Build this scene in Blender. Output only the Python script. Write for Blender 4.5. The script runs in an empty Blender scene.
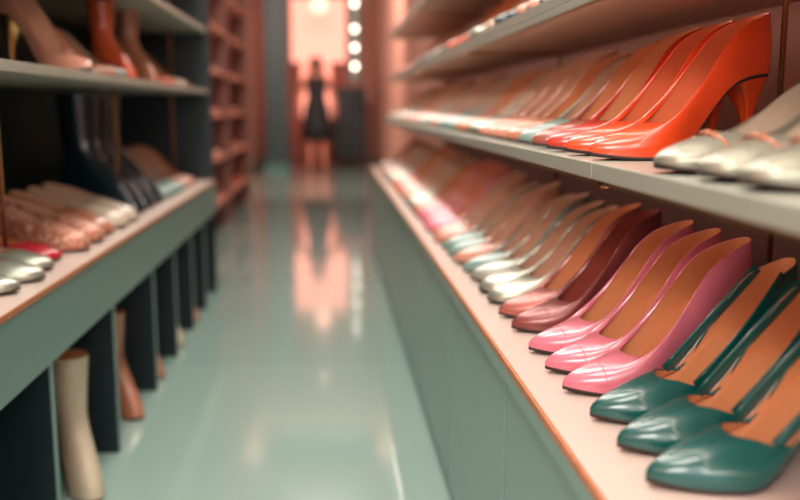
import bpy, math, random
import numpy as np
from mathutils import Vector, Matrix
random.seed(7)
sc=bpy.context.scene
sc.view_settings.view_transform='Standard'
sc.view_settings.look='None'
def lin(c):
    return tuple(((v/255)/12.92 if v/255<=0.04045 else ((v/255+0.055)/1.055)**2.4) for v in c)
MATS={}
def mat(name,rgb,rough=0.5,metal=0.0,coat=0.0,emit=0,noise=0.0,nscale=30,bump=0.0,bscale=200):
    if name in MATS: return MATS[name]
    m=bpy.data.materials.new(name); m.use_nodes=True
    nt=m.node_tree; b=nt.nodes['Principled BSDF']
    c=lin(rgb)+(1,)
    b.inputs['Base Color'].default_value=c
    b.inputs['Roughness'].default_value=rough
    b.inputs['Metallic'].default_value=metal
    b.inputs['Coat Weight'].default_value=coat
    b.inputs['Coat Roughness'].default_value=0.10
    if emit:
        b.inputs['Emission Color'].default_value=c
        b.inputs['Emission Strength'].default_value=emit
    tc=nt.nodes.new('ShaderNodeTexCoord')
    if noise:
        n=nt.nodes.new('ShaderNodeTexNoise'); n.inputs['Scale'].default_value=nscale; n.inputs['Detail'].default_value=4
        nt.links.new(tc.outputs['Object'],n.inputs['Vector'])
        r=nt.nodes.new('ShaderNodeValToRGB')
        r.color_ramp.elements[0].position=0.3; r.color_ramp.elements[1].position=0.7
        r.color_ramp.elements[0].color=tuple(v*(1-noise) for v in c[:3])+(1,)
        r.color_ramp.elements[1].color=tuple(min(1,v*(1+noise)) for v in c[:3])+(1,)
        nt.links.new(n.outputs['Fac'],r.inputs['Fac']); nt.links.new(r.outputs['Color'],b.inputs['Base Color'])
    if bump:
        n2=nt.nodes.new('ShaderNodeTexNoise'); n2.inputs['Scale'].default_value=bscale
        nt.links.new(tc.outputs['Object'],n2.inputs['Vector'])
        bp=nt.nodes.new('ShaderNodeBump'); bp.inputs['Strength'].default_value=bump; bp.inputs['Distance'].default_value=0.001
        nt.links.new(n2.outputs['Fac'],bp.inputs['Height']); nt.links.new(bp.outputs['Normal'],b.inputs['Normal'])
    MATS[name]=m; return m

class MB:
    def __init__(s): s.v=[];s.f=[];s.m=[];s.mats=[];s.sm=[]
    def mi(s,m):
        if m not in s.mats: s.mats.append(m)
        return s.mats.index(m)
    def add(s,vs,fs,m,smooth=True):
        o=len(s.v); s.v+= [tuple(map(float,p)) for p in vs]; k=s.mi(m)
        for f in fs: s.f.append(tuple(i+o for i in f)); s.m.append(k); s.sm.append(smooth)
    def box(s,x0,x1,y0,y1,z0,z1,m):
        vs=[(x0,y0,z0),(x1,y0,z0),(x1,y1,z0),(x0,y1,z0),(x0,y0,z1),(x1,y0,z1),(x1,y1,z1),(x0,y1,z1)]
        s.add(vs,[(3,2,1,0),(4,5,6,7),(0,1,5,4),(1,2,6,5),(2,3,7,6),(3,0,4,7)],m,False)
    def tube(s,pts,r,m,n=8,closed=False,flat=1.0):
        pts=[Vector(p) for p in pts]; N=len(pts); vs=[];fs=[]
        for i,p in enumerate(pts):
            a=pts[(i-1)%N] if (closed or i>0) else p
            b=pts[(i+1)%N] if (closed or i<N-1) else p
            t=(b-a).normalized()
            u=t.cross(Vector((0,0,1)))
            if u.length<1e-3: u=Vector((1,0,0))
            u.normalize(); w=u.cross(t)
            rr=r[i] if isinstance(r,(list,tuple)) else r
            for k in range(n):
                an=2*math.pi*k/n
                vs.append(p+u*math.cos(an)*rr*flat+w*math.sin(an)*rr)
        for i in range(N if closed else N-1):
            for k in range(n):
                j=(i+1)%N
                fs.append((i*n+k,i*n+(k+1)%n,j*n+(k+1)%n,j*n+k))
        if not closed:
            fs.append(tuple(range(n))[::-1]); fs.append(tuple((N-1)*n+k for k in range(n)))
        s.add(vs,fs,m)
    def lathe(s,prof,m,n=24,c=(0,0,0)):
        vs=[];fs=[]
        for r,z in prof:
            for k in range(n):
                a=2*math.pi*k/n; vs.append((c[0]+r*math.cos(a),c[1]+r*math.sin(a),c[2]+z))
        for i in range(len(prof)-1):
            for k in range(n): fs.append((i*n+k,i*n+(k+1)%n,(i+1)*n+(k+1)%n,(i+1)*n+k))
        s.add(vs,fs,m)
    def ell(s,c,r,m,nu=20,nv=12):
        vs=[];fs=[]
        for i in range(nv+1):
            ph=math.pi*i/nv
            for k in range(nu):
                a=2*math.pi*k/nu
                vs.append((c[0]+r[0]*math.sin(ph)*math.cos(a),c[1]+r[1]*math.sin(ph)*math.sin(a),c[2]-r[2]*math.cos(ph)))
        for i in range(nv):
            for k in range(nu): fs.append((i*nu+k,i*nu+(k+1)%nu,(i+1)*nu+(k+1)%nu,(i+1)*nu+k))
        s.add(vs,fs,m)
    def mesh(s,name):
        me=bpy.data.meshes.new(name); me.from_pydata(s.v,[],s.f)
        for m in s.mats: me.materials.append(m)
        me.polygons.foreach_set('material_index',s.m); me.polygons.foreach_set('use_smooth',s.sm)
        me.update(); return me
    def obj(s,name,parent=None,bevel=0):
        o=bpy.data.objects.new(name,s.mesh(name)); sc.collection.objects.link(o)
        if parent: o.parent=parent
        if bevel:
            b=o.modifiers.new('bevel','BEVEL'); b.width=bevel; b.segments=2; b.limit_method='ANGLE'
        return o
def empty(name,loc=(0,0,0)):
    e=bpy.data.objects.new(name,None); e.location=loc; e.empty_display_size=.1; sc.collection.objects.link(e); return e

# ------------------------------------------------------------------ shoes
def cr(P,t):
    P=np.array(P,float); n=len(P)-1; x=min(max(t,0),1)*n; i=min(int(x),n-1); f=x-i
    p1,p2=P[i],P[i+1]
    if i>0: p0=P[i-1]
    else: p0=P[1].copy(); p0[1]*=-1
    if i+2<=n: p3=P[i+2]
    else: p3=P[n-1].copy(); p3[1]*=-1
    return 0.5*((2*p1)+(-p0+p2)*f+(2*p0-5*p1+4*p2-p3)*f*f+(-p0+3*p1-3*p2+p3)*f**3)
def zsf(u,H):
    U=[-.1,0,.10,.20,.28,.36,.44,.52,.58,.64,.85,1.0,1.1]
    Z=[1.0,1.0,.985,.945,.86,.66,.40,.17,.05,.0,0,0,0]
    z=0
    for d,wt in ((-.04,.2),(-.02,.2),(0,.2),(.02,.2),(.04,.2)): z+=wt*np.interp(u+d,U,Z)
    return float(z*H+ (0.006*max(0,(u-.75)/.25)**2))
POINT=[(1.0,0),(.984,.0048),(.92,.0160),(.80,.0305),(.65,.0395),(.45,.0315),(.22,.0305),(.05,.0235),(0,0)]
ALMOND=[(1.0,0),(.985,.012),(.93,.0235),(.81,.035),(.66,.0405),(.45,.032),(.22,.031),(.05,.0235),(0,0)]
TOP=[(.675,0,.041),(.667,.013,.0405),(.63,.0245,.041),(.55,.0305,.043),(.44,.0285,.047),(.31,.0255,.055),(.17,.0235,.065),(.035,.016,.073),(-.006,0,.076)]
TOPD=[(.67,0,.041),(.662,.013,.0415),(.62,.0255,.040),(.55,.0325,.027),(.46,.0315,.009),(.34,.0300,.018),(.18,.0260,.056),(.035,.017,.072),(-.008,0,.077)]
TOPF=[(.72,0,.036),(.712,.015,.0355),(.67,.0270,.034),(.58,.0320,.034),(.46,.030,.036),(.32,.0280,.042),(.17,.0265,.050),(.035,.018,.057),(-.006,0,.059)]
TOPL=[(.60,0,.058),(.59,.014,.057),(.52,.026,.053),(.44,.031,.050),(.36,.030,.050),(.26,.0285,.051),(.14,.0265,.055),(.035,.019,.060),(-.005,0,.062)]
def shoe_mesh(name,upper,lining,sole,heelm,H=.105,L=.245,style='pump',toe=POINT,tip=.15,seam=None,strap=False,bow=None,ws=1.0,trim=None,shaft=None):
    mb=MB(); ns=30; K=10
    top={'pump':TOP,'dorsay':TOPD,'loafer':TOPL,'boot':TOP,'flat':TOPF}[style]
    ring=[]
    for i in range(2*ns):
        if i<=ns: ring.append((i/ns,1))
        else: ring.append(((2*ns-i)/ns,-1))
    N=len(ring); off=.004
    O=[];T=[]
    for t,sg in ring:
        a=cr(toe,t); O.append(np.array([a[0]*L,a[1]*sg*ws,zsf(a[0],H)+off]))
        b=cr(top,t); T.append(np.array([b[0]*L,b[1]*sg*ws,zsf(b[0],H)+b[2]+off]))
    G=np.zeros((N,K+1,3))
    for i in range(N):
        p=O[(i-1)%N]; q=O[(i+1)%N]; d=q-p; nrm=np.array([d[1],-d[0],0]); nrm/= (np.linalg.norm(nrm)+1e-9)
        if np.dot(nrm[:2],(O[i]-np.array([.5*L,0,0]))[:2])<0 : nrm=-nrm
        o=O[i]; 
        if style=='boot':
            t,sg=ring[i]; an=math.pi*t
            az=.125+H; cx=.062
            A=np.array([cx+.046*math.cos(an),.036*math.sin(an)*sg,az])
            hz=max(0,math.cos(an))
            P1=o+np.array([0,0,.035])+nrm*.004
            P2=np.array([A[0],A[1],0])+ (o-A)*np.array([.42*hz+.02,.25,0]); P2[2]=A[2]-.055-.02*hz
            kk=6
            for k in range(kk+1):
                f=k/kk; G[i,k]=(1-f)**3*o+3*f*(1-f)**2*P1+3*f*f*(1-f)*P2+f**3*A
            for k in range(kk+1,K+1):
                f=(k-kk)/(K-kk); B=np.array([cx-.004+(.046+.010*f)*math.cos(an),(.036+.013*f)*math.sin(an)*sg,az+(shaft-az)*f]); G[i,k]=B
        else:
            tt=T[i]; dz=tt[2]-o[2]; hor=(o-tt)*np.array([1,1,0])
            P1=o+np.array([0,0,.45*dz])+nrm*.0050
            P2=tt+hor*.42-np.array([0,0,.22*dz])
            for k in range(K+1):
                f=k/K; G[i,k]=(1-f)**3*o+3*f*(1-f)**2*P1+3*f*f*(1-f)*P2+f**3*tt
    di=np.roll(G,-1,0)-np.roll(G,1,0); dk=np.gradient(G,axis=1); nn=np.cross(dk,di); nn/= (np.linalg.norm(nn,axis=2,keepdims=True)+1e-9)
    if np.mean(np.sum(nn[:,1]*(G[:,1]-G[:,1].mean(0)),axis=1))<0: nn=-nn
    I=G-nn*.0018
    idx=lambda i,k:(i%N)*(K+1)+k
    q=[(idx(i,k),idx(i+1,k),idx(i+1,k+1),idx(i,k+1)) for i in range(N) for k in range(K)]
    mb.add(G.reshape(-1,3),q,upper)
    mb.add(I.reshape(-1,3),[f[::-1] for f in q],lining)
    rv=[G[i,K] for i in range(N)]+[G[i,K]+nn[i,K]*-.0009+np.array([0,0,.0007]) for i in range(N)]+[I[i,K] for i in range(N)]
    mb.add(rv,[(i,(i+1)%N,N+(i+1)%N,N+i) for i in range(N)]+[(N+i,N+(i+1)%N,2*N+(i+1)%N,2*N+i) for i in range(N)],trim or upper)
    iv=[];W=6
    for j in range(ns+1):
        a=O[j]; b=O[(2*ns-j)%N]
        for w in range(W+1):
            f=w/W; p=a*(1-f)+b*f; p=p*np.array([1,.96,1])+np.array([0,0,.002+.0012*abs(2*f-1)**3]); iv.append(p)
    mb.add(iv,[(j*(W+1)+w,j*(W+1)+w+1,(j+1)*(W+1)+w+1,(j+1)*(W+1)+w) for j in range(ns) for w in range(W)],lining)
    sv=[o+np.array([0,0,.0003]) for o in O]+[o*np.array([1,1.03,1])+np.array([0,0,-.001]) for o in O]+[o*np.array([1,.97,1])+np.array([0,0,-.004]) for o in O]
    sf=[(i,(i+1)%N,N+(i+1)%N,N+i) for i in range(N)]+[(N+i,N+(i+1)%N,2*N+(i+1)%N,2*N+i) for i in range(N)]
    sf+=[(2*N+j,2*N+j+1,2*N+(2*ns-j-1)%N,2*N+(2*ns-j)%N) for j in range(ns)]
    mb.add(sv,sf,sole)
    nh=9; hr=[]
    t0=.745
    for j in range(nh+1):
        a=cr(toe,t0+(1-t0)*j/nh); hr.append((a[0]*L,a[1]*ws))
    rr=hr+[(x,-y) for x,y in hr[::-1][1:]]
    x0=rr[0][0]; y0=rr[0][1]
    rr+= [(x0-.006,-y0*.4),(x0-.006,y0*.4)]
    R=len(rr); Lv=14; hv=[]
    for l in range(Lv+1):
        f=l/Lv; s=tip+(1-tip)*(1-f)**(3.4 if tip<.4 else 2.0)
        xb=(.020 if tip<.4 else .005)*(1-(1-f)**1.8)
        for x,y in rr:
            zt=zsf(x/L,H)
            hv.append((xb+x*s*.97,y*s*.95,zt*(1-f)))
    mb.add(hv,[(l*R+r,l*R+(r+1)%R,(l+1)*R+(r+1)%R,(l+1)*R+r) for l in range(Lv) for r in range(R)]+[tuple(Lv*R+r for r in range(R))],heelm)
    def cross(xc,rad,m,flat=1.0,lift=0):
        pts=[]
        for i in list(range(ns+1,2*ns))+list(range(0,ns)):
            row=G[i]
            for k in range(K):
                if (row[k][0]-xc)*(row[k+1][0]-xc)<=0 and abs(row[k][0]-row[k+1][0])>1e-6:
                    f=(xc-row[k][0])/(row[k+1][0]-row[k][0]); pts.append(row[k]*(1-f)+row[k+1]*f+nn[i,k]*lift); break
        pts.sort(key=lambda p:p[1])
        if len(pts)>3: mb.tube(pts,rad,m,6)
        return pts
    if seam: cross(seam*L,.0007,upper)
    if strap:
        for sg in (1,-1):
            i3=int(ns*3.0/8); i7=int(ns*6.4/8)
            p=T[i3]*np.array([1,sg,1]); e=T[i7]*np.array([1,sg,1])
            pts=[]
            for k in range(9):
                f=k/8; m_=p*(1-f)+e*f; m_=m_+np.array([0,sg*.004*math.sin(math.pi*f),-.004*math.sin(math.pi*f)]); pts.append(m_)
            mb.tube(pts,.0065,upper,8,flat=.3)
    if bow:
        pts=cross(.775*L,.0022,bow)
        if len(pts)>3:
            c=max(pts,key=lambda p:p[2])+np.array([0,0,.001])
            for sg in (1,-1):
                p5=[c,c+np.array([.005,sg*.007,.001]),c+np.array([.005,sg*.016,-.003]),c+np.array([-.005,sg*.017,-.004]),c+np.array([-.004,sg*.007,.0005]),c]
                mb.add(p5[:5]+[c+np.array([0,sg*.01,.004])],[(5,0,1),(5,1,2),(5,2,3),(5,3,4),(5,4,0)],bow)
            mb.ell(c+np.array([0,0,.0015]),(.004,.003,.003),bow,10,6)
    return mb.mesh(name)

tan=mat('lining_tan',(214,144,98),.5); tanl=mat('lining_light',(210,164,136),.5); soleb=mat('sole_dark',(50,35,32),.6)
def leather(n,c,r=.25,coat=.5,metal=0): return mat('leather_'+n,c,r,metal,coat,bump=.12,bscale=500,noise=.05,nscale=40)
orange=leather('orange',(234,76,32)); orangered=leather('orange_red',(190,48,34)); rust=leather('rust',(150,72,60))
pink=leather('pink',(214,116,134)); teal=leather('teal',(4,82,78)); teald=leather('dark_teal',(6,60,66))
bronze=leather('bronze',(170,98,90),.3,.2,.35); brown=leather('maroon',(128,62,60),.3,.25,.25); silver=leather('silver',(160,164,150),.3,.2,.6)
silverd=leather('antique_silver',(150,152,137),.34,.1,.5)
pewter=leather('pewter',(154,160,148),.32,.2,.5); nude=leather('nude',(196,136,114)); peach=leather('peach',(202,142,120)); sage=leather('sage',(116,146,137))
cream=leather('cream',(196,180,160)); red=leather('red',(190,30,50)); tanle=leather('tan',(180,116,88)); navy=leather('navy',(12,34,46)); gold=mat('gold_metal',(235,195,130),.25,1.0)
terr=leather('terracotta',(216,92,52)); beige=leather('beige',(200,184,160),.55,0)
dotted=mat('leather_perforated',(195,135,115),.4,.3)
nt=dotted.node_tree; vo=nt.nodes.new('ShaderNodeTexVoronoi'); vo.inputs['Scale'].default_value=110
tc=nt.nodes.new('ShaderNodeTexCoord'); nt.links.new(tc.outputs['Object'],vo.inputs['Vector'])
rp=nt.nodes.new('ShaderNodeValToRGB'); rp.color_ramp.elements[0].position=.28; rp.color_ramp.elements[1].position=.36
rp.color_ramp.elements[0].color=lin((250,222,196))+(1,); rp.color_ramp.elements[1].color=lin((180,112,90))+(1,)
nt.links.new(vo.outputs['Distance'],rp.inputs['Fac']); nt.links.new(rp.outputs['Color'],nt.nodes['Principled BSDF'].inputs['Base Color'])

S={}
def pump(key,m,lin_=tan,**k): S[key]=shoe_mesh(key,m,lin_,soleb,k.pop('heel',m),**k)
HP=.102
pump('orange_pump',orange,lin_=leather('orange_lining',(225,125,85)),H=HP)
pump('red_orange_pump',orangered,H=HP)
pump('pink_pump',pink,H=HP,seam=.82)
pump('teal_slingback_pump',teal,H=.092,style='dorsay',strap=True)
pump('bronze_pump',bronze,H=HP,seam=.8)
pump('brown_pump',brown,lin_=rust,H=HP,seam=.8)
pump('silver_pump',silver,lin_=tanl,H=.085,toe=ALMOND)
pump('silver_bow_flat',silverd,lin_=cream,H=.045,toe=ALMOND,tip=.5,bow=tanle,style='flat')
pump('pewter_pump',pewter,lin_=tanl,H=.09)
pump('sage_pump',sage,lin_=tanl,H=.08)
pump('nude_pump',nude,lin_=tanl,H=.095)
pump('nude_stiletto',nude,lin_=tanl,H=.125,heel=gold)
pump('peach_pump',peach,lin_=tanl,H=.085)
pump('cream_pump',cream,lin_=tanl,H=.075)
pump('rust_pump',rust,H=.095)
pump('terracotta_pump',terr,H=.095)
pump('dark_teal_pump',teald,H=.09)
pump('red_flat',red,H=.015,toe=ALMOND,tip=.85,style='flat')
pump('silver_flat',silver,lin_=tanl,H=.015,toe=ALMOND,tip=.85,style='flat')
pump('perforated_loafer',dotted,lin_=tanl,H=.03,toe=ALMOND,tip=.85,style='loafer')
pump('tan_loafer',tanle,H=.03,lin_=tanl,toe=ALMOND,tip=.85,style='loafer')
pump('cream_loafer',cream,lin_=tanl,H=.03,toe=ALMOND,tip=.85,style='loafer')
pump('tan_pump',tanle,H=.085)
pump('navy_boot',navy,H=.05,style='boot',tip=.7,shaft=.32,toe=ALMOND)
pump('orange_boot',terr,H=.05,style='boot',tip=.6,shaft=.30,toe=ALMOND)
pump('beige_boot',beige,H=.05,style='boot',tip=.6,shaft=.33,toe=ALMOND)
pump('tan_boot',tanle,H=.05,style='boot',tip=.6,shaft=.31,toe=ALMOND)
LEN=.245
def place(key,X,Y,Z,side,ang=12,scale=1.0,parent=None,name=None):
    a=math.radians(ang)
    d=Vector((-side*math.cos(a),-math.sin(a),0))
    rot=math.atan2(d.y,d.x)
    o=bpy.data.objects.new(name or key,S[key]); sc.collection.objects.link(o)
    o.location=(X-d.x*LEN*scale,Y-d.y*LEN*scale,Z+.0003); o.rotation_euler=(0,0,rot); o.scale=(scale,)*3
    if parent: o.parent=parent
    return o

# ------------------------------------------------------------------ room
floorm=mat('floor_polished_teal',(146,178,168),.13)
nt=floorm.node_tree; bs=nt.nodes['Principled BSDF']; bs.inputs['Coat Weight'].default_value=.8; bs.inputs['Coat Roughness'].default_value=.06
n=nt.nodes.new('ShaderNodeTexNoise'); n.inputs['Scale'].default_value=3; n.inputs['Detail'].default_value=5
mr=nt.nodes.new('ShaderNodeMapRange'); mr.inputs[3].default_value=.08; mr.inputs[4].default_value=.15
tcf=nt.nodes.new('ShaderNodeTexCoord'); nt.links.new(tcf.outputs['Object'],n.inputs['Vector'])
nt.links.new(n.outputs['Fac'],mr.inputs[0]); nt.links.new(mr.outputs[0],bs.inputs['Roughness'])
br=nt.nodes.new('ShaderNodeTexBrick'); br.offset=0; br.inputs['Scale'].default_value=1; br.inputs['Brick Width'].default_value=1.8; br.inputs['Row Height'].default_value=1.8
br.inputs['Mortar Size'].default_value=.002; br.inputs['Color1'].default_value=lin((156,184,175))+(1,); br.inputs['Color2'].default_value=lin((151,180,171))+(1,); br.inputs['Mortar'].default_value=lin((128,160,151))+(1,)
mp=nt.nodes.new('ShaderNodeMapping'); mp.inputs['Location'].default_value=(1.1,.3,0)
nt.links.new(tcf.outputs['Object'],mp.inputs['Vector']); nt.links.new(mp.outputs['Vector'],br.inputs['Vector']); nt.links.new(br.outputs['Color'],bs.inputs['Base Color'])
pinkwall=mat('wall_salmon_paint',(196,148,132),.7,noise=.04,nscale=2)
ceilm=mat('ceiling_paint',(170,155,146),.8,noise=.03,nscale=3)
YE=17.0; XR=.80; XL=-1.16; ZC=3.0
b=MB(); b.box(XL-.1,XR+.1,-3,YE+.1,-.1,0,floorm); b.obj('floor')
b=MB(); b.box(XL-.1,XR+.1,-3,YE+.1,ZC,ZC+.1,ceilm); b.obj('ceiling')
b=MB(); b.box(XR,XR+.1,-3,YE,0,ZC,pinkwall); b.obj('wall_right')
b=MB(); b.box(XL-.1,XL,-3,YE,0,ZC,pinkwall); b.obj('wall_left')
b=MB(); b.box(XL-.1,-.72,YE,YE+.1,0,ZC,pinkwall); b.box(.36,XR+.1,YE,YE+.1,0,ZC,pinkwall); b.box(-.72,.36,YE,YE+.1,2.95,ZC,pinkwall); b.obj('wall_far')
e=empty('door_1')
glow=mat('doorway_glow',(255,166,144),.5,emit=1.5)  # emission stands in for a bright room behind the doorway
tealtrim=mat('trim_teal',(70,110,105),.4)
cur=mat('curtain_salmon',(220,142,124),.8)
b=MB(); b.box(-.68,.32,YE+.03,YE+.06,.75,2.92,glow); b.obj('doorway_glow_panel',e)
b=MB(); b.box(-.68,.32,YE+.02,YE+.06,0,.75,cur); b.obj('glow_mask_panel',e)  # added solid panel, keeps the lower part of the doorway dim
b=MB(); b.box(-.72,-.68,YE-.02,YE+.1,0,2.95,tealtrim); b.box(.32,.36,YE-.02,YE+.1,0,2.95,tealtrim); b.box(-.68,.32,YE-.02,YE+.1,2.92,2.95,tealtrim)
b.obj('door_frame',e)
for x0,x1 in ((-.70,-.50),(.04,.32)):
    b=MB(); vs=[];fs=[]; nn_=40
    for i in range(nn_+1):
        x=x0+(x1-x0)*i/nn_; y=16.86+.03*math.sin(i*.95)
        vs+=[(x,y,.03),(x,y,1.75)]
    for i in range(nn_): fs.append((2*i,2*i+2,2*i+3,2*i+1))
    b.add(vs,fs,cur); b.tube([(x0-.02,16.86,1.76),(x1+.02,16.86,1.76)],.01,tealtrim,8)
    b.tube([((x0+x1)/2,16.86,1.76),((x0+x1)/2,16.99,1.76)],.006,tealtrim,8)
    b.obj('door_curtain')
b=MB(); b.box(XL,XL+.015,9.4,YE,0,.1,tealtrim); b.obj('baseboard_left')
b=MB(); b.box(XR-.015,XR,6.3,YE,0,.1,tealtrim); b.obj('baseboard_right')

# ------------------------------------------------------------------ right shelving
cabm=mat('cabinet_teal_lacquer',(128,160,151),.32,noise=.03,nscale=3); gapm=mat('cabinet_gap_dark',(14,24,26),.8)
topm=mat('counter_top_laminate',(212,192,181),.35,noise=.03,nscale=8)
wood=mat('edge_trim_wood',(190,118,76),.4,noise=.15,nscale=60)
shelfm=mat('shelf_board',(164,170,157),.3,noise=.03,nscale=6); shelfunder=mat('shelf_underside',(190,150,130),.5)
backm=mat('back_panel_peach',(200,134,114),.55,noise=.04,nscale=4); backd=mat('back_panel_rose_shade',(132,86,76),.6)
metal=mat('brass_rod',(170,120,80),.3,1.0)
R=empty('shoe_display_shelving'); y0,y1=.3,6.2
XF=.28; HT=.55
b=MB(); b.box(XF+.02,.78,y0,y1,.04,HT-.03,gapm); b.box(XF+.05,.78,y0,y1,0,.04,gapm); b.obj('carcass',R)
b=MB()
edges=[.3,.7,1.4,2.1,2.8,3.5,4.2,4.9,5.6,6.2]
for a,c in zip(edges[:-1],edges[1:]): b.box(XF+.002,XF+.02,a+.009,c-.009,.03,HT-.034,cabm)
b.obj('door_panels',R,.002)
b=MB(); b.box(XF,.78,y0,y1,HT-.03,HT,topm); b.obj('counter_top',R)
b=MB(); b.box(XF-.006,XF,y0,y1,HT-.010,HT+.001,wood); b.box(XF-.006,XF,y0,y1,HT-.032,HT-.010,cabm); b.obj('edge_trim',R)
b=MB(); b.box(.78,.795,y0,y1,0,.86,backd); b.box(.78,.795,y0,y1,.86,2.3,backm); b.obj('back_panel',R)  # lower part coloured darker for the shade beneath the upper shelf
SH=[(.36,.875),(.41,1.150),(.41,1.43),(.41,1.71),(.41,2.0)]
for k,(xf,zt) in enumerate(SH):
    b=MB(); 
    ye=[y0,1.22,2.9,4.5,y1]
    for a,c in zip(ye[:-1],ye[1:]):
        b.box(xf,.78,a+.001,c-.001,zt-.022,zt,shelfm)
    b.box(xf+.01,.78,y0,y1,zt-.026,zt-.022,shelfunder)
    if k>0: b.box(xf,xf+.008,y0,y1,zt-.036,zt-.022,shelfm)  # added lip, hides the fill strip from the camera
    b.obj('shelf_board_%d'%(k+1),R,.0015)
b=MB()
for yy in (1.45,2.9,4.2,5.5):
    b.tube([(.74,yy,HT),(.74,yy,2.3)],.005,metal,8)
for yy in (1.22,2.9,4.5):
    for xf,zt in SH: b.box(xf+.012,.77,yy-.006,yy+.006,zt-.035,zt-.026,metal)
b.obj('support_rods',R)

# ------------------------------------------------------------------ left shelving
XFl=-.59; HL=.58; ly0,ly1=.9,4.7
Lf=empty('shoe_display_shelving.001')
darkp=mat('divider_dark_teal',(12,30,36),.45); fascia=mat('fascia_teal',(108,140,132),.35,noise=.03,nscale=3); backl=mat('back_panel_deep_teal',(30,50,52),.6)
b=MB(); b.box(-1.12,XFl,ly0,ly1,HL-.02,HL,topm); b.obj('counter_top',Lf)
b=MB(); b.box(XFl,XFl+.005,ly0,ly1,HL-.010,HL+.001,wood); b.obj('edge_trim',Lf)
b=MB(); b.box(XFl-.02,XFl+.003,ly0,ly1,.42,HL-.011,fascia); b.obj('fascia',Lf)
b=MB(); b.box(-1.12,XFl-.02,ly0,ly1,.42,.44,darkp)
for yy in [.92,1.33,1.88,2.44,3.0,3.42,3.85,4.25,4.66]:
    b.box(-1.12,XFl-.004,yy,yy+.025,0,.42,darkp)
b.obj('dividers',Lf,.001)
b=MB()
for yy in [1.33,1.88,2.44,3.0,3.42,3.85,4.25]: b.box(XFl-.004,XFl-.002,yy+.001,yy+.024,0,.42,fascia)
b.obj('divider_edging',Lf)
b=MB(); b.box(-1.14,-1.12,ly0,ly1,0,2.3,backl); b.obj('back_panel',Lf)
SL=[1.04,1.34,1.64,1.94]
for k,zt in enumerate(SL):
    b=MB(); b.box(-1.12,-.61,ly0,ly1,zt-.022,zt,shelfm); b.obj('shelf_board_%d'%(k+1),Lf,.0015)
b=MB()
for yy in (1.2,2.15,3.3,4.5):
    b.tube([(-.76,yy,HL),(-.76,yy,2.3)],.005,metal,8)
b.obj('support_rods',Lf)
b=MB(); b.box(-1.14,-.60,ly1,ly1+.03,.0,2.3,darkp); b.obj('end_panel',Lf)

# ------------------------------------------------------------------ back unit (far left)
B=empty('shoe_display_shelving.002')
b=MB(); b.box(-1.15,-1.13,5.7,9.3,0,2.3,backm); b.obj('back_panel',B)
b=MB()
for zt in (.25,.58,.9,1.22,1.54,1.86,2.2): b.box(-1.13,-.82,5.7,9.3,zt-.025,zt,backm)
b.obj('shelf_boards',B)
b=MB()
for yy in (5.68,7.5,9.3): b.box(-1.14,-.81,yy,yy+.03,0,2.3,backd)
b.obj('uprights',B)

# ------------------------------------------------------------------ place shoes
TX=.325
near=[('teal_slingback_pump',.885),('teal_slingback_pump',.985),('teal_slingback_pump',1.09),
('pink_pump',1.205),('pink_pump',1.305),('pink_pump',1.415),('brown_pump',1.56),('bronze_pump',1.67),('silver_pump',1.80),('silver_pump',1.905),
('pewter_pump',2.035),('sage_pump',2.14),('nude_pump',2.27),('sage_pump',2.38),('sage_pump',2.49)]
def jit(a): return random.uniform(-a,a)
A=10
for k,y in near: place(k,TX+jit(.003)-.010*(y-1)+(.006 if 'teal' in k else .004),y,HT,1,A+jit(1.5),1.17 if 'teal' in k or 'pink' in k else 1.18)
pal=['nude_pump','peach_pump','nude_pump','terracotta_pump','tan_pump','terracotta_pump','peach_pump','rust_pump','sage_pump','pink_pump','nude_pump','silver_pump','tan_pump']
def row(X,ya,yb,Z,side,pal,name='shoe_row',step=.112,ang=A,sc_=1.16):
    p=empty(name); y=ya; i=0
    while y<yb:
        k=random.choice(pal)
        for r in range(2):
            if y>=yb: break
            i+=1; place(k,X+jit(.006),y,Z,side,ang+jit(3),sc_,p,'%s_%d'%(k,i)); y+=step
        y+=.015
row(TX-.015,2.62,6.0,HT,1,pal)
UX=.372; UZ=SH[0][1]
for k,x,y in [('silver_bow_flat',UX,.78),('silver_bow_flat',UX,.885),('silver_bow_flat',UX+.0,1.0),
  ('orange_pump',UX+.0,1.27),('orange_pump',UX-.002,1.395),('red_orange_pump',UX,1.52),('rust_pump',UX,1.64),('sage_pump',UX,1.77),('tan_pump',UX,1.89),('nude_pump',UX,2.01),('nude_pump',UX,2.13),('peach_pump',UX,2.25)]:
    place(k,x+jit(.002),y,UZ,1,A+3+jit(2),1.18)
row(UX+.01,2.38,6.0,UZ,1,['sage_pump','nude_pump','terracotta_pump','tan_pump','cream_pump','nude_pump','silver_pump','sage_pump'])
for j,(xf,zt) in enumerate(SH[1:]):
    row(xf+.012,1.0,6.0,zt,1,['dark_teal_pump','pink_pump','cream_pump','nude_pump','silver_pump','sage_pump','terracotta_pump','peach_pump'])
LX=-.625
for k,x,y,a in [('silver_flat',LX,1.70,5),('silver_flat',LX,1.83,5),('silver_flat',LX+.01,1.96,5),('silver_flat',LX-.01,2.09,6),('red_flat',LX-.03,2.22,8),('perforated_loafer',LX,2.37,14),('perforated_loafer',LX,2.52,14),
   ('tan_loafer',LX-.01,2.67,14),('cream_loafer',LX-.0,2.82,12),('cream_loafer',LX,2.97,12)]:
    place(k,x,y,HL,-1,a,1.3 if 'loafer' in k else 1.2)
for y in (3.2,3.37,3.54): place('navy_boot',-.65,y,HL,-1,18,1.3)
row(LX-.02,3.74,4.55,HL,-1,['sage_pump','nude_pump','tan_pump','peach_pump'],ang=8)
row(LX-.02,1.0,1.5,HL,-1,['tan_loafer','cream_loafer','silver_flat'],ang=8)
place('nude_stiletto',-.612,2.44,SL[0],-1,28,1.25)
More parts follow.
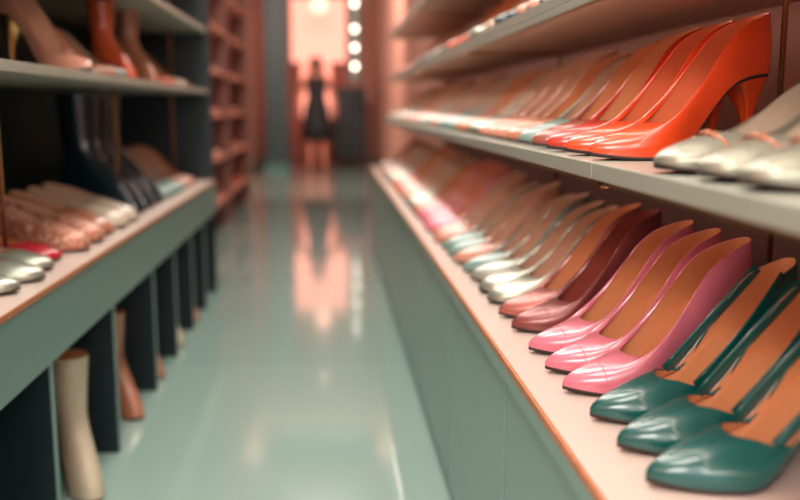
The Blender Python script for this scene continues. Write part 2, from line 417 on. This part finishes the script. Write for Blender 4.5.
for k,x,y in [('tan_pump',-.64,2.86),('sage_pump',-.64,2.98)]: place(k,x,y,SL[0],-1,6,1.06)
for k,y in [('orange_boot',3.14),('tan_boot',3.55)]:
    place(k,-.65,y,SL[0],-1,40,.9)
for y in (1.5,1.66,1.82,1.98,2.14): place('navy_boot',-.80,y,SL[0],-1,6,.85)
row(-.66,3.98,4.55,SL[0],-1,['tan_pump','terracotta_pump','cream_pump'],ang=8)
row(-.66,1.3,4.55,SL[1],-1,['tan_pump','terracotta_pump','cream_pump','rust_pump'],ang=8)
row(-.66,2.3,4.55,SL[2],-1,['tan_pump','terracotta_pump','cream_pump','rust_pump'],ang=8)
for k,x,y,a in [('beige_boot',-.575,2.13,60),('beige_boot',-.69,2.15,62),('tan_boot',-.59,2.72,52),('tan_boot',-.70,2.74,54),('tan_boot',-.60,3.14,50),('beige_boot',-.60,3.58,50),('tan_boot',-.60,4.0,50)]:
    place(k,x,y-.02,0,-1,a,1.0)
for zt in (.25,.58,.9,1.22,1.54,1.86): row(-.86,5.85,9.2,zt,-1,['terracotta_pump','nude_pump','peach_pump','rust_pump','tan_pump'],step=.16,ang=8,sc_=1.0)

# ------------------------------------------------------------------ far objects
colm=mat('column_dark_teal',(34,54,56),.5)
b=MB(); b.box(-.95,-.62,13.6,13.95,0,ZC,colm); b.box(-.97,-.60,13.58,13.97,0,.12,tealtrim); b.box(-.97,-.60,13.58,13.97,ZC-.1,ZC,tealtrim); b.obj('structural_column',bevel=.008)
cabd=mat('dark_lacquer',(10,11,14),.5)
b=MB(); b.box(.06,.62,15.6,16.0,.08,1.25,cabd); b.box(.04,.64,15.58,16.02,1.25,1.29,cabd)
for x in (.09,.55):
    for y in (15.63,15.93): b.box(x,x+.04,y,y+.04,0,.08,cabd)
for i in range(2): b.box(.08+.27*i,.33+.27*i,15.585,15.6,.12,1.2,cabd); b.ell((.3+.08*i,15.58,.7),(.012,.012,.012),gold,10,6)
b.obj('dark_sideboard',bevel=.004)
bulb=mat('lamp_bulb',(255,235,215),.4,emit=9)
b=MB(); b.box(.36,.44,14.06,14.08,1.35,2.75,tealtrim); b.tube([(.40,14.07,2.75),(.40,14.07,ZC)],.006,tealtrim,8)
for z in (1.57,1.85,2.13,2.5): b.ell((.40,14.02,z),(.035,.035,.035),bulb,16,10); b.lathe([(.0,0),(.02,0),(.02,.03),(0,.03)],metal,12,(.40,14.04,z-.015))
b.obj('globe_light_strip')
gl=mat('pendant_glass',(255,190,165),.4,emit=2.2)
b=MB(); b.ell((-.14,14.9,2.58),(.14,.14,.14),gl,24,14); b.tube([(-.14,14.9,2.7),(-.14,14.9,ZC)],.004,cabd,6); b.lathe([(.0,.17),(.03,.16),(.035,.12),(.02,.12)],cabd,16,(-.14,14.9,2.58)); b.obj('globe_pendant_lamp')

lampm=mat('fill_panel_glow',(255,240,225),.4,emit=2.0)
def area(name,loc,target,power,sx,sy,col):
    l=bpy.data.lights.new('area','AREA'); l.shape='RECTANGLE'; l.size=sx; l.size_y=sy; l.energy=power; l.color=col
    o=bpy.data.objects.new(name,l); o.location=loc; sc.collection.objects.link(o)
    d=Vector(target)-Vector(loc); o.rotation_euler=d.to_track_quat('-Z','Y').to_euler(); return o
def panel(x,y,power,col):  # unseen overhead panel, added to light the aisle
    b=MB(); b.box(x-.32,x+.32,y-.52,y+.52,ZC-.03,ZC,tealtrim); b.box(x-.3,x+.3,y-.5,y+.5,ZC-.034,ZC-.03,lampm); b.obj('added_ceiling_panel')
    area('ceiling_fill',(x,y,ZC-.05),(x,y,0),power,.6,1.0,col)
for y in (.2,1.9,3.6,5.3): panel(-.15,y,27,(1,.94,.87))
panel(-.15,7.4,28,(1,.85,.77))
b=MB(); b.box(-.75,.45,9.6,9.66,2.72,2.94,tealtrim); b.box(-.75,.45,9.6,10.5,2.94,2.96,tealtrim); b.tube([(-.5,9.63,2.96),(-.5,9.63,ZC)],.01,tealtrim,8); b.tube([(.2,9.63,2.96),(.2,9.63,ZC)],.01,tealtrim,8); b.obj('far_fill_hood')  # added hood, keeps the far fill light off the ceiling
area('far_fill_light',(-.15,9.69,2.83),(-.15,16,1.0),140,1.1,.18,(1,.80,.70))  # added unseen fill, brightens the far end
dl=mat('downlight_lens',(255,225,200),.4,emit=12)
b=MB(); b.lathe([(.0,-.012),(.05,-.012),(.065,-.02),(.07,-.01),(.07,0)],tealtrim,24,(-.12,12.9,ZC)); b.lathe([(.0,-.0135),(.045,-.0135)],dl,24,(-.12,12.9,ZC)); b.obj('ceiling_downlight')
area('fill_light',(-.75,-1.6,2.1),(.6,1.6,.7),48,.8,.8,(1,.93,.86))  # added fill behind the camera for the right shelf
area('fill_light',(.5,-1.4,1.9),(-.8,2.4,.9),36,.8,.8,(1,.90,.80))  # added fill behind the camera for the left shelf
for i_,(xf,zt) in enumerate(SH[:3]):
    b=MB(); b.box(xf+.012,xf+.026,y0+.02,y1-.02,zt-.031,zt-.026,metal); b.obj('fill_strip_channel',R)  # added strips under the boards, brightening shoes and back panel
    l=bpy.data.lights.new('fill_strip','AREA'); l.shape='RECTANGLE'; l.size=.01; l.size_y=5.6; l.energy=(2.8,4.0,4.5)[i_]; l.color=(1,.80,.68)
    o=bpy.data.objects.new('fill_strip_light',l); sc.collection.objects.link(o); o.parent=R
    o.location=(xf+.021,3.25,zt-.0325); o.rotation_euler=(0,math.radians(-28),0)
w=bpy.data.worlds.new('world'); sc.world=w; w.use_nodes=True
bg=w.node_tree.nodes['Background']; bg.inputs[0].default_value=(.92,.97,1,1); bg.inputs[1].default_value=1.6

# ------------------------------------------------------------------ woman
W=empty('woman',(-.19,13.9,0))
skin=mat('skin',(215,135,110),.5); hair=mat('hair_dark',(40,24,20),.45,noise=.2,nscale=80); dress=mat('dress_black',(20,20,24),.7)
def skinobj(name,verts,edges,rad,m,root=0,sub=2):
    me=bpy.data.meshes.new(name); me.from_pydata(verts,edges,[]); me.materials.append(m)
    o=bpy.data.objects.new(name,me); sc.collection.objects.link(o); o.parent=W
    md=o.modifiers.new('skin','SKIN'); md.use_smooth_shade=True
    for i,r in enumerate(rad):
        sv=me.skin_vertices[0].data[i]; sv.radius=(r,r) if not isinstance(r,tuple) else r; sv.use_root=(i==root)
    ms=o.modifiers.new('sub','SUBSURF'); ms.levels=sub; ms.render_levels=sub
    return o
V=[(0,0,.95),(0,0,1.10),(0,0,1.27),(0,0,1.40),(0,.005,1.47),(0,-.005,1.53),(0,-.012,1.59),(0,-.005,1.655)]
Rr=[(.145,.105),(.105,.08),(.13,.095),(.085,.06),.047,(.058,.066),(.074,.088),(.06,.07)]
E=[(i,i+1) for i in range(7)]
for s in (1,-1):
    o=len(V); V+=[(s*.16,0,1.375),(s*.25,.03,1.13),(s*.285,-.02,.90),(s*.292,-.035,.855)]; Rr+=[.052,.038,(.024,.028),(.019,.036)]; E+=[(3,o),(o,o+1),(o+1,o+2),(o+2,o+3)]
    o=len(V); V+=[(s*.09,0,.86),(s*.095,-.015,.50),(s*.10,.01,.11),(s*.105,.02,.07),(s*.115,-.12,.035)]; Rr+=[.088,.058,.036,.036,.028]; E+=[(0,o),(o,o+1),(o+1,o+2),(o+2,o+3),(o+3,o+4)]
skinobj('body',V,E,Rr,skin)
for s in (1,-1):
    for j,(dy,l) in enumerate([(-.03,.07),(-.011,.08),(.009,.075),(.027,.06)]):
        x=s*.294; y=-.035+dy*.9; z=.85
        skinobj('finger_%d_%s'%(j+1,'l' if s>0 else 'r'),[(x,y,z),(x,y-.002,z-.045),(x-s*.004,y-.004,z-.045-l*.45),(x-s*.014,y-.005,z-.045-l*.85)],[(0,1),(1,2),(2,3)],[.009,.0085,.008,.006],skin,0,1)
    skinobj('thumb_%s'%('l' if s>0 else 'r'),[(s*.292,-.05,.87),(s*.286,-.078,.845),(s*.28,-.088,.815)],[(0,1),(1,2)],[.011,.009,.007],skin,0,1)
eye=mat('eye_white',(235,230,225),.3); iris=mat('iris',(40,25,20),.3); lips=mat('lips',(170,60,60),.4)
b=MB()
for s in (1,-1):
    b.ell((s*.03,-.085,1.598),(.012,.008,.007),eye,12,8); b.ell((s*.03,-.0915,1.598),(.0055,.003,.0055),iris,10,6)
b.obj('eyes',W)
b=MB(); b.tube([(0,-.092,1.60),(0,-.103,1.575),(0,-.106,1.563),(0,-.093,1.556)],[.006,.009,.012,.008],skin,10)
for s in (1,-1): b.ell((s*.074,.0,1.585),(.01,.018,.028),skin,12,8)
b.obj('nose_and_ears',W)
b=MB(); b.ell((0,-.088,1.533),(.022,.009,.008),lips,14,8); b.obj('mouth',W)
b=MB()
for s in (1,-1): b.tube([(s*.016,-.095,1.618),(s*.032,-.096,1.623),(s*.046,-.088,1.617)],.003,hair,6)
b.obj('eyebrows',W)
b=MB(); vs=[];fs=[]; nu=28
prof=[(.0,1.70),(.045,1.695),(.078,1.668),(.098,1.62),(.106,1.56),(.112,1.50),(.11,1.44),(.09,1.38)]
for r,z in prof:
    for k in range(nu):
        a=math.radians(-55+290*k/(nu-1))
        vs.append((r*math.cos(a)*.98,(.012 if z>1.5 else .02)+r*math.sin(a),z))
for i in range(len(prof)-1):
    for k in range(nu-1): fs.append((i*nu+k,i*nu+k+1,(i+1)*nu+k+1,(i+1)*nu+k))
b.add(vs,fs,hair); ho=b.obj('hair',W); sd=ho.modifiers.new('s','SOLIDIFY'); sd.thickness=.022; sd.offset=0
b=MB(); b.ell((0,.0,1.655),(.082,.095,.048),hair); b.obj('hair_crown',W)
prof=[(.13,.085,1.40),(.155,.108,1.34),(.158,.12,1.27),(.14,.105,1.18),(.13,.10,1.10),(.155,.12,1.02),(.182,.138,.93),(.195,.145,.82),(.21,.155,.66),(.23,.165,.46)]
b=MB(); vs=[];fs=[];nu=40
for rx,ry,z in prof:
    for k in range(nu):
        a=2*math.pi*k/nu; wv=1+.04*math.sin(a*9)*max(0,(1.0-z)/.45)
        vs.append((rx*math.cos(a)*wv,ry*math.sin(a)*wv,z))
for i in range(len(prof)-1):
    for k in range(nu): fs.append((i*nu+k,i*nu+(k+1)%nu,(i+1)*nu+(k+1)%nu,(i+1)*nu+k))
b.add(vs,fs,dress)
for s in (1,-1): b.tube([(s*.08,-.07,1.38),(s*.085,-.03,1.43),(s*.085,.03,1.43),(s*.08,.07,1.38)],.014,dress,8)
d=b.obj('dress',W); sd=d.modifiers.new('s','SOLIDIFY'); sd.thickness=.006
for s in (1,-1):
    o=bpy.data.objects.new('shoe_%s'%('l' if s>0 else 'r'),S['dark_teal_pump']); sc.collection.objects.link(o); o.parent=W
    o.location=(s*.108,.06,0); o.rotation_euler=(0,0,-math.pi/2); o.scale=(.95,.95,.5)

# ------------------------------------------------------------------ camera
cam=bpy.data.cameras.new('camera'); co=bpy.data.objects.new('camera',cam); sc.collection.objects.link(co); sc.camera=co
co.location=(0,0,.95); co.rotation_euler=(math.radians(90-9),0,math.radians(-4.45))
cam.sensor_width=36; cam.lens=40.5; cam.clip_start=.02
cam.dof.use_dof=True; cam.dof.focus_distance=1.34; cam.dof.aperture_fstop=1.9
